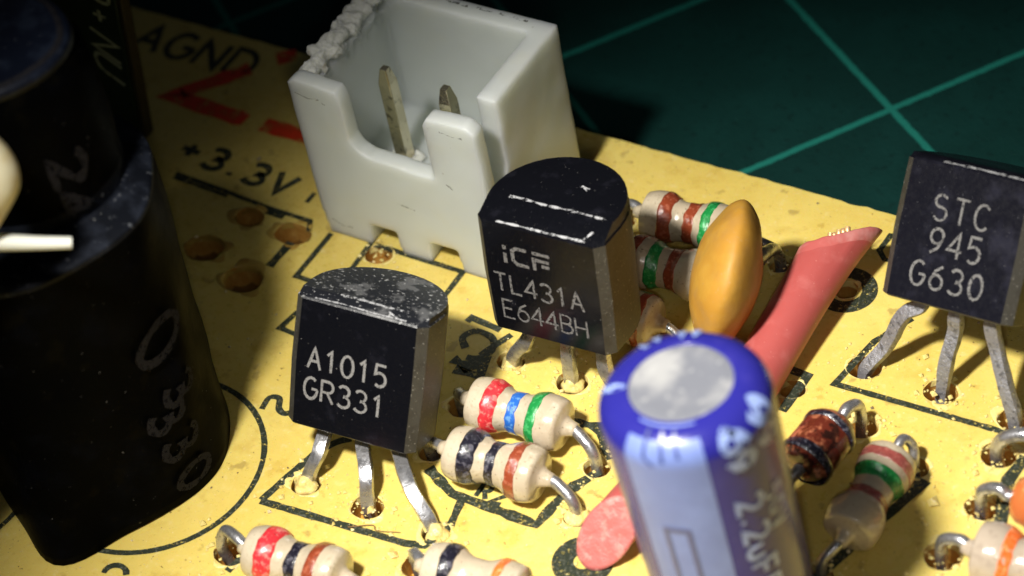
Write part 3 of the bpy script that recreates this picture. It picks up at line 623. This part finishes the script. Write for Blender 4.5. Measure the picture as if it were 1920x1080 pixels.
def diode(label, p0, p1, leads, m, bands, r=.78, lr=.2):
    p0, p1 = Vector(p0), Vector(p1); d = p1-p0; L = d.length; ax = d.normalized(); mid = (p0+p1)/2
    root = thing('diode', label, 'diode', (mid.x, mid.y, 0), 'small glass diodes')
    pr = [(r*.35, 0), (r*.7, .05*L), (r*.92, .13*L), (r, .25*L), (r, .75*L), (r*.92, .87*L), (r*.7, .95*L), (r*.35, L)]
    V, F = lathe_geo(pr, p0, ax, 30); V = [p+Vector(noise.noise_vector(p*2))*.05 for p in V]; mesh('body', V, F, M[m], root)
    for t, wd in bands:
        pr = [(r*1.0, (t-wd/2)*L), (r*1.05, (t-wd/3)*L), (r*1.05, (t+wd/3)*L), (r*1.0, (t+wd/2)*L)]
        V, F = lathe_geo(pr, p0, ax, 30, close=False); V = [p+Vector(noise.noise_vector(p*2))*.05 for p in V]; mesh('colour_band', V, F, M['band_black'], root)
    for end, pts in zip((p0, p1), leads):
        s = -1 if end == p0 else 1; pts = [end-ax*s*.2, end+ax*s*.15]+[Vector(p) for p in pts]
        tube('lead', pts, lr, M['tin'], root, seg=12, wob=.02)
diode('dark red glass diode with black bands between the blue capacitor and the grey beige resistor', (12.85, 8.35, 1.15), (12.55, 6.1, 1.1), [[(12.95, 8.9, 1.25), (13.1, 9.35, .8), (13.1, 9.3, -.8)], [(12.4, 5.6, .9), (12.35, 5.4, .1), (12.35, 5.4, -.2)]], 'glass_red', [(.24, .12), (.84, .16)], r=.88)
diode('copper orange glass diode at the right edge of the picture', (18.95, 7.62, 1.1), (22.0, 7.8, 1.1), [[(18.5, 7.66, 1.2), (18.0, 7.7, .85), (17.92, 7.68, .1), (17.95, 7.68, -.8)], [(22.5, 7.8, .8), (22.8, 7.8, .1), (22.8, 7.8, -.2)]], 'glass_orange', [(.7, .12)], r=.85)
diode('glass diode under the STC transistor at the right edge with a dull bent lead', (19.0, 10.0, 1.2), (22.0, 10.1, 1.1), [[(18.4, 9.95, 1.25), (17.8, 9.85, .9), (17.55, 9.85, .2), (17.6, 9.85, -.8)], [(22.5, 10.1, .8), (22.8, 10.1, .1), (22.8, 10.1, -.2)]], 'glass_red', [(.7, .12)], r=.85, lr=.24)

# ------------------------------------------------------------------ mustard disc capacitor
def disc_cap():
    root = thing('disc_capacitor', 'mustard lens-shaped disc capacitor standing on edge beside the red wire', 'capacitor', (7.45, 11.2, 0))
    c = Vector((7.62, 11.25, 3.15)); ax = Vector((1, .34, -.30)).normalized(); u = Vector((0, 0, 1)).cross(ax).normalized(); v = ax.cross(u)
    V, F = [], []; n, m_ = 48, 24
    for i in range(m_+1):
        f = -PI/2+PI*i/m_; rr_ = math.cos(f); hh = math.sin(f)
        for k in range(n):
            a = 2*PI*k/n; R = 2.5*max(rr_, 1e-3)**1.12
            p = c+(u*math.cos(a)+v*math.sin(a))*R+ax*(1.14*hh*abs(hh)**.1)*(1-.10*rr_*(u*math.cos(a)+v*math.sin(a)).z)
            # coated skirt running down to the two leads
            if p.z < 1.9: 
                k2 = (1.9-p.z); p = p+(u*math.copysign(.35*k2, (p-c).dot(u)))
            p += Vector(noise.noise_vector(p*1.1))*.07
            V.append(p)
    for i in range(m_):
        for k in range(n): k2 = (k+1) % n; F.append((i*n+k, i*n+k2, (i+1)*n+k2, (i+1)*n+k))
    F.append(tuple(range(n))[::-1]); F.append(tuple(m_*n+k for k in range(n)))
    mesh('body', V, F, M['mustard'], root)
    tube('lead', [(7.6, 13.0, 2.0), (7.6, 13.9, 1.6), (7.5, 14.7, 1.0), (7.5, 15.0, .1), (7.5, 15.0, -.8)], [.35, .24, .2, .2, .2], M['tin'], root)
    tube('lead', [(7.6, 9.9, 1.6), (7.6, 9.6, .9), (7.6, 9.5, .1), (7.6, 9.5, -.2)], [.4, .25, .2, .2], M['tin'], root)
disc_cap()

# ------------------------------------------------------------------ red wires
def red_wires():
    r = thing('red_wire', 'thick red wire with a torn flared end showing copper strands', 'wire', (9.4, 9.0, 0), 'cut red wires')
    P = [(9.42, 8.0, .55), (9.42, 8.8, .66), (9.43, 10.4, .88), (9.44, 12.2, 1.12), (9.45, 13.75, 1.32), (9.45, 14.1, 1.37), (9.45, 14.3, 1.4)]
    # an even sleeve cut off at a slant: the far right side runs on to a blunt tip
    e_ = Vector((9.50, 15.1, 1.52)); s0 = Vector((9.42, 8.0, .62)); dw = (e_-s0).normalized(); nw = Vector((-.62, .62, .48)).normalized(); uw, vw = frame(dw); dn = dw.dot(nw); m3 = 48; rw = .88
    def lip(t, q=1., off=1.):
        r_ = (uw*math.cos(t)+vw*math.sin(t))*rw*q; sl = math.tanh(-(r_.dot(nw))/dn/1.1)*1.1
        p = e_+r_+dw*sl
        p += Vector((.40, .46, .22))*max(0., (sl+.9)/1.7)**2.2*off+r_*.05*off     # the tip bends out
        return p+Vector(noise.noise_vector(p*2.5))*.05*off
    V, F = [], []; nr = 16
    for i_ in range(nr+1):
        f = i_/nr
        for k in range(m3):
            t = 2*PI*k/m3; r_ = (uw*math.cos(t)+vw*math.sin(t))*rw; b_ = s0+r_; V.append(b_.lerp(lip(t, 1., f**4), f))
    for q, h in ((.97, .05), (.90, .07), (.80, .03), (.6, -.03), (.3, -.05)):
        for k in range(m3): t = 2*PI*k/m3; V.append(lip(t, q)+nw*h)
    nt_ = nr+5
    for i_ in range(nt_):
        for k in range(m3): k2 = (k+1) % m3; F.append((i_*m3+k, i_*m3+k2, (i_+1)*m3+k2, (i_+1)*m3+k))
    F.append(tuple(nt_*m3+k for k in range(m3)))
    ins = mesh('insulation', V, F, M['pvc_red'], r); ins.data.materials.append(M['pvc_torn'])
    for k, p in enumerate(ins.data.polygons):
        if k >= (nr-1)*m3: p.material_index = 1
    P = [s0]
    rn = random.Random(2)
    for i in range(5):
        b = e_+Vector((-.02+.10*i, -.02+.13*i, .20+.0*i)); tube('copper_strand', [b, b+Vector((-.06, .08, .12)), b+Vector((-.10, .16+rn.uniform(-.04, .04), .15+rn.uniform(-.03, .04)))], .10, M['copper'], r, seg=8)
    r2 = thing('red_wire', 'short red wire with a mottled pink cut end beside the blue capacitor', 'wire', (8.6, 2.2, 0), 'cut red wires')
    d = Vector((.45, 2.1, .25)).normalized(); a = Vector((8.12, 1.55, .92))
    n_ = Vector((.10, -.74, .66)).normalized(); u, v = frame(d); dn = d.dot(n_)
    def rg_(q, t): return (u*math.cos(t)+v*math.sin(t))*q
    def onp(q, t, h=0.): r_ = rg_(q, t); return a+r_+d*(-(r_.dot(n_))/dn)+n_*h
    V, F = [], []; m2 = 40
    path = [a+d*2.4, a+d*3.2+Vector((.1, 0, -.4)), a+d*3.7+Vector((.2, .1, -1.3))]
    for k in range(m2): V.append(onp(.80, 2*PI*k/m2))
    for c_ in path:
        for k in range(m2): V.append(c_+rg_(.80, 2*PI*k/m2)+Vector((0, 0, 0)))
    for j_ in range(len(path)):
        for k in range(m2): k2 = (k+1) % m2; F.append((j_*m2+k, j_*m2+k2, (j_+1)*m2+k2, (j_+1)*m2+k))
    mesh('insulation', V, F, M['pvc_red'], r2, auto=60)
    V, F = [], []; rows = [(.83, -.04), (.83, .03), (.74, .05), (.6, .045), (.45, .04), (.3, .05), (.12, .04)]
    for q, h in rows:
        for k in range(m2): t = 2*PI*k/m2; p = onp(q, t, h); V.append(p+n_*.05*noise.noise(p*4))
    for j_ in range(len(rows)-1):
        for k in range(m2): k2 = (k+1) % m2; F.append((j_*m2+k, j_*m2+k2, (j_+1)*m2+k2, (j_+1)*m2+k))
    F.append(tuple((len(rows)-1)*m2+k for k in range(m2)))
    mesh('cut_face', V, F, M['pvc_cut'], r2)
    gs = []
    for k in range(16):
        t = -2.9+k*.18; b = a+(u*math.cos(t)+v*math.sin(t))*.74; b.z = max(b.z, .15); gs.append(tube_geo([b, b+Vector((-.02+rn.uniform(-.05, .05), -.07, -.07)), b+Vector((rn.uniform(-.08, .08), -.1, -.14))], .025, seg=5, n=3))
    V, F = join(gs); mesh('frayed_fringe', V, F, M['pvc_cut'], r2, kind='stuff')
red_wires()

# ------------------------------------------------------------------ blue electrolytic capacitor
def blue_cap():
    ax = Vector((-.095, 0, 1)).normalized(); base = Vector((13.75, .02, 0)); R, Hh, sh = 2.42, 11.4, .8
    root = thing('electrolytic_capacitor', 'blue cylindrical capacitor with a pale stripe and silver top', 'capacitor', tuple(base))
    def rad(h):
        if h < Hh-sh: return R-.16*(1-h/(Hh-sh))
        k = (h-(Hh-sh))/sh; return R-.88*(1-math.sqrt(max(0, 1-k*k)))
    hs = [0, .02, 1, 2.2, 2.5, 2.8, 4, 6, 8, 10]+[Hh-sh+sh*math.sin(PI/2*k/9) for k in range(10)]
    pr = []
    for h in hs: pr.append((rad(h)-(.14 if 2.3 < h < 2.7 else 0)-(.2 if h < .01 else 0), h))
    pr += [(1.50, Hh+.01), (1.47, Hh+.0), (1.45, Hh-.04)]
    V, F = lathe_geo(pr, base, ax, 72); F = F[:-1]; mesh('sleeve', V, F, M['sleeve_blue'], root)
    V, F = lathe_geo([(1.55, Hh-.10), (1.5, Hh-.05), (1.4, Hh-.03), (1.1, Hh-.05), (.7, Hh-.06), (.02, Hh-.06)], base, ax, 60); mesh('can_top', V, F, M['alu'], root)
    u, v = Vector((1, 0, 0)), Vector((0, 1, 0)); u = (u-ax*u.dot(ax)).normalized(); v = ax.cross(u)
    def cm_(a, h, lift):   # a in degrees, h along the sleeve (beyond Hh it runs inwards over the top)
        t = math.radians(a)
        if h > Hh: rr_ = rad(Hh)-(h-Hh); hh = Hh+lift*.8
        else: rr_ = rad(h)+lift; hh = h+(lift if h > Hh-sh*.3 else 0)
        return base+ax*hh+(u*math.cos(t)+v*math.sin(t))*rr_
    def patch(name, a0, a1, h0, h1, m, lift, na=20, nh=30):
        V = [cm_(a0+(a1-a0)*i/na, h0+(h1-h0)*j/nh, lift) for j in range(nh+1) for i in range(na+1)]
        F = [(j*(na+1)+i, j*(na+1)+i+1, (j+1)*(na+1)+i+1, (j+1)*(na+1)+i) for j in range(nh) for i in range(na)]
        return mesh(name, V, F, m, root)
    patch('stripe', -105, -49, 0.1, Hh-.001, M['stripe'], .012, nh=60)
    K = 360/(2*PI*R)
    def lab(lines, wd, m, name='printed_text', lift=.03):
        V, F = ribbon_geo(lines, wd, lambda x, y, h: cm_(x*K, y, h), lift=lift, jitter=.1, sub=.12); mesh(name, V, F, m, root)
    A = lambda d: d/K
    lab([[(A(-88), 8.05), (A(-72), 8.05), (A(-72), 5.0), (A(-88), 5.0), (A(-88), 8.05)]], .15, M['minus'], 'minus_mark')
    lab([[(A(-90), Hh-.02), (A(-90), Hh-.5), (A(-84), Hh-.75)], [(A(-78), Hh-.02), (A(-77), Hh-.6)], [(A(-68), Hh-.02), (A(-66), Hh-.5)]], .10, M['minus'], 'stripe_mark')
    # text running down the sleeve
    lab(text_lines('2.2uF50V', A(-37), 8.7, .80, .74, wid=1.15, rot=-PI/2), .15, M['print_blue'])
    lab(text_lines('50V', A(-14), 8.4, .6, .6, rot=-PI/2), .12, M['print_blue'])
    lab(text_lines('99', A(-10), Hh-.16, .8, .78, rot=-PI/2, wid=1.2), .24, M['print_blue'])
    lab(text_lines('69', A(-36), Hh-.24, .8, .78, rot=-PI/2, wid=1.2), .24, M['print_blue'])
    lab(text_lines('C', A(200), Hh-.55, .5, .6), .2, M['print_blue']); lab(text_lines('05', A(135), Hh-.55, .45, .5), .16, M['print_blue']); lab(text_lines('20', A(102), Hh-.55, .45, .5), .18, M['print_blue'])
blue_cap()

# ------------------------------------------------------------------ black shrink-wrapped cylinder
def drum():
    c = Vector((-9.75, -1.2, 0)); root = thing('coil', 'large black shrink-wrapped coil with a narrower dark blue top', 'coil', tuple(c))
    up = Vector((-9.12, -.58, 0)); ca = math.atan2(-6.35+1.2, -8.05+9.75)
    def pt(a, h):
        # wide drum to z 10, shoulder, narrow neck up to z 17
        t = min(1, max(0, (h-11.75)/.40)); t = t*t*(3-2*t)
        rb = 4.08+.026*h; d = (a-ca+PI) % (2*PI)-PI
        rb += 1.1*math.exp(-(d/.30)**2)*max(0, 1-h/8.)
        rb *= 1+.012*math.sin(3*a+h*.6)+.008*math.sin(7*a-h)
        r = rb*(1-t)+2.75*t
        if h > 16.2: r -= (h-16.2)**2*.35
        cc = c.lerp(up, t); return Vector((cc.x+r*math.cos(a), cc.y+r*math.sin(a), h))
    hs = [.05, .4]+[1+k*.85 for k in range(12)]+[11.3, 11.5, 11.6]+[11.7+.035*k for k in range(15)]+[12.4, 12.7]+[13.2, 14, 15.5, 16.6, 16.9, 17.1, 17.3, 17.4]
    n = 96; V = [pt(2*PI*k/n, h)+Vector(noise.noise_vector(Vector((math.cos(2*PI*k/n)*2, math.sin(2*PI*k/n)*2, h*.5))))*.10 for h in hs for k in range(n)]
    F = [(i*n+k, i*n+(k+1) % n, (i+1)*n+(k+1) % n, (i+1)*n+k) for i in range(len(hs)-1) for k in range(n)]
    F.append(tuple(range(n))[::-1])
    sl = mesh('sleeve', V, F, M['shrink'], root); sl.data.materials.append(M['shrink_dusty'])
    for p in sl.data.polygons:
        if 11.6 < p.center.z < 12.6: p.material_index = 1
    V, F = lathe_geo([(2.5, 17.15), (2.42, 17.42), (2.2, 17.5), (2.0, 17.36), (1.2, 17.3), (.2, 17.3)], (up.x, up.y, 0), seg=60, rfun=lambda a, h: 1+.01*math.sin(4*a)); mesh('top_disc', V, F, M['shrink_top'], root)
    V, F = lathe_geo([(2.3, 17.47), (2.22, 17.56), (2.1, 17.5)], (up.x, up.y, 0), seg=60, close=False, rfun=lambda a, h: 1+.02*math.sin(5*a)); mesh('top_ring', V, F, M['shrink_print'], root)
    # big dotted characters running down the sleeve, letter by letter (angle, height, size)
    def lab(ch, a0, h0, sz, adv, wd, rot=-PI/2):
        K = 57.3/3.9
        V, F = ribbon_geo(text_lines(ch, 0, 0, sz, adv, wid=1.2, rot=rot), wd, lambda x, y, h: (lambda q, a: q+Vector((math.cos(a), math.sin(a), 0))*(h+.07))(pt(math.radians(a0+x*K), h0+y), math.radians(a0+x*K)), lift=.02, jitter=.3, sub=.2)
        mesh('printed_text', V, F, M['shrink_print'], root)
    lab('2', -30, 14.7, 1.5, 1, .34); lab('4', -34, 13.4, 1.3, 1, .32)
    lab('0', -16, 7.5, 1.8, 1, .30, rot=-PI/2+.2); lab('3', -9, 5.2, 1.2, 1, .26, rot=-PI/2); lab('3', -20, 4.6, 1.2, 1, .26, rot=-PI/2); lab('3', -18, 3.2, 1.3, 1, .26, rot=-PI/2); lab('0', -16, 1.5, 1.3, 1, .26)
drum()

# ------------------------------------------------------------------ upright dark board behind the coil
def upright():
    root = thing('upright_board', 'dark green upright board with dim slanted lettering behind the black coil', 'circuit board', (-19.5, 12.4, 0))
    TB = Matrix.Translation((-18, 12, .25)) @ Matrix.Rotation(math.radians(8.5), 4, 'Y') @ Matrix.Translation((18, -12, 0))
    def bx(name, x0, x1, y0, y1, z0, z1, m):
        V = [TB @ Vector(q) for q in [(x0, y0, z0), (x1, y0, z0), (x1, y1, z0), (x0, y1, z0), (x0, y0, z1), (x1, y0, z1), (x1, y1, z1), (x0, y1, z1)]]
        o = mesh(name, V, [(3, 2, 1, 0), (4, 5, 6, 7), (0, 1, 5, 4), (1, 2, 6, 5), (2, 3, 7, 6), (3, 0, 4, 7)], m, root, smooth=False)
        b = o.modifiers.new('b', 'BEVEL'); b.width = .06; b.segments = 2; return o
    bx('panel', -21.9, -18.15, 11.9, 12.5, 0.01, 17, M['green_board'])
    bx('cut_edge', -18.13, -17.9, 11.95, 12.45, 0.01, 17, M['core_edge'])
    bx('edge_strip', -22.25, -21.92, 11.86, 12.55, 0.01, 17, M['green_print'])
    def fm(x, y, h): return TB @ Vector((x, 11.9-h, y))
    ln = text_lines('H0', -19.7, 9.3, 1.3, 1.2, rot=-PI/2, slant=.45, wid=1.3)+text_lines('+', -19.5, 6.3, 1.0, 1, rot=-PI/2)+text_lines('NU', -19.6, 5.2, 1.2, 1.1, rot=-PI/2, slant=.4, wid=1.3)
    V, F = ribbon_geo(ln, .16, fm, lift=.03, jitter=.2); mesh('printed_text', V, F, M['green_print'], root, smooth=False)
upright()

# ------------------------------------------------------------------ pale wires at the left edge
w1 = tube('white_wire', [(-4.57, -3.9, 14.0), (-5.3, -4.45, 14.23), (-6.12, -5.04, 14.5), (-8.0, -6.4, 15.1), (-11.5, -8.8, 12.5), (-15.5, -9.5, 7), (-16, -10, 0)], [.17, .20, .24, .28, .3, .3, .3], M['white_wire'], seg=16)
tag(w1, 'thin white wire end pointing right in front of the black coil', 'wire')
w2 = tube('cream_wire', [(-9.4, -4.4, 18.6), (-7.1, -4.3, 17.8), (-6.02, -4.45, 16.8), (-6.5, -5.1, 15.6), (-9.5, -8, 11), (-12, -10, 0)], [.4, .55, .72, .72, .7, .7], M['cream'], seg=24)
tag(w2, 'thick cream wire bulging in from the left edge', 'wire')
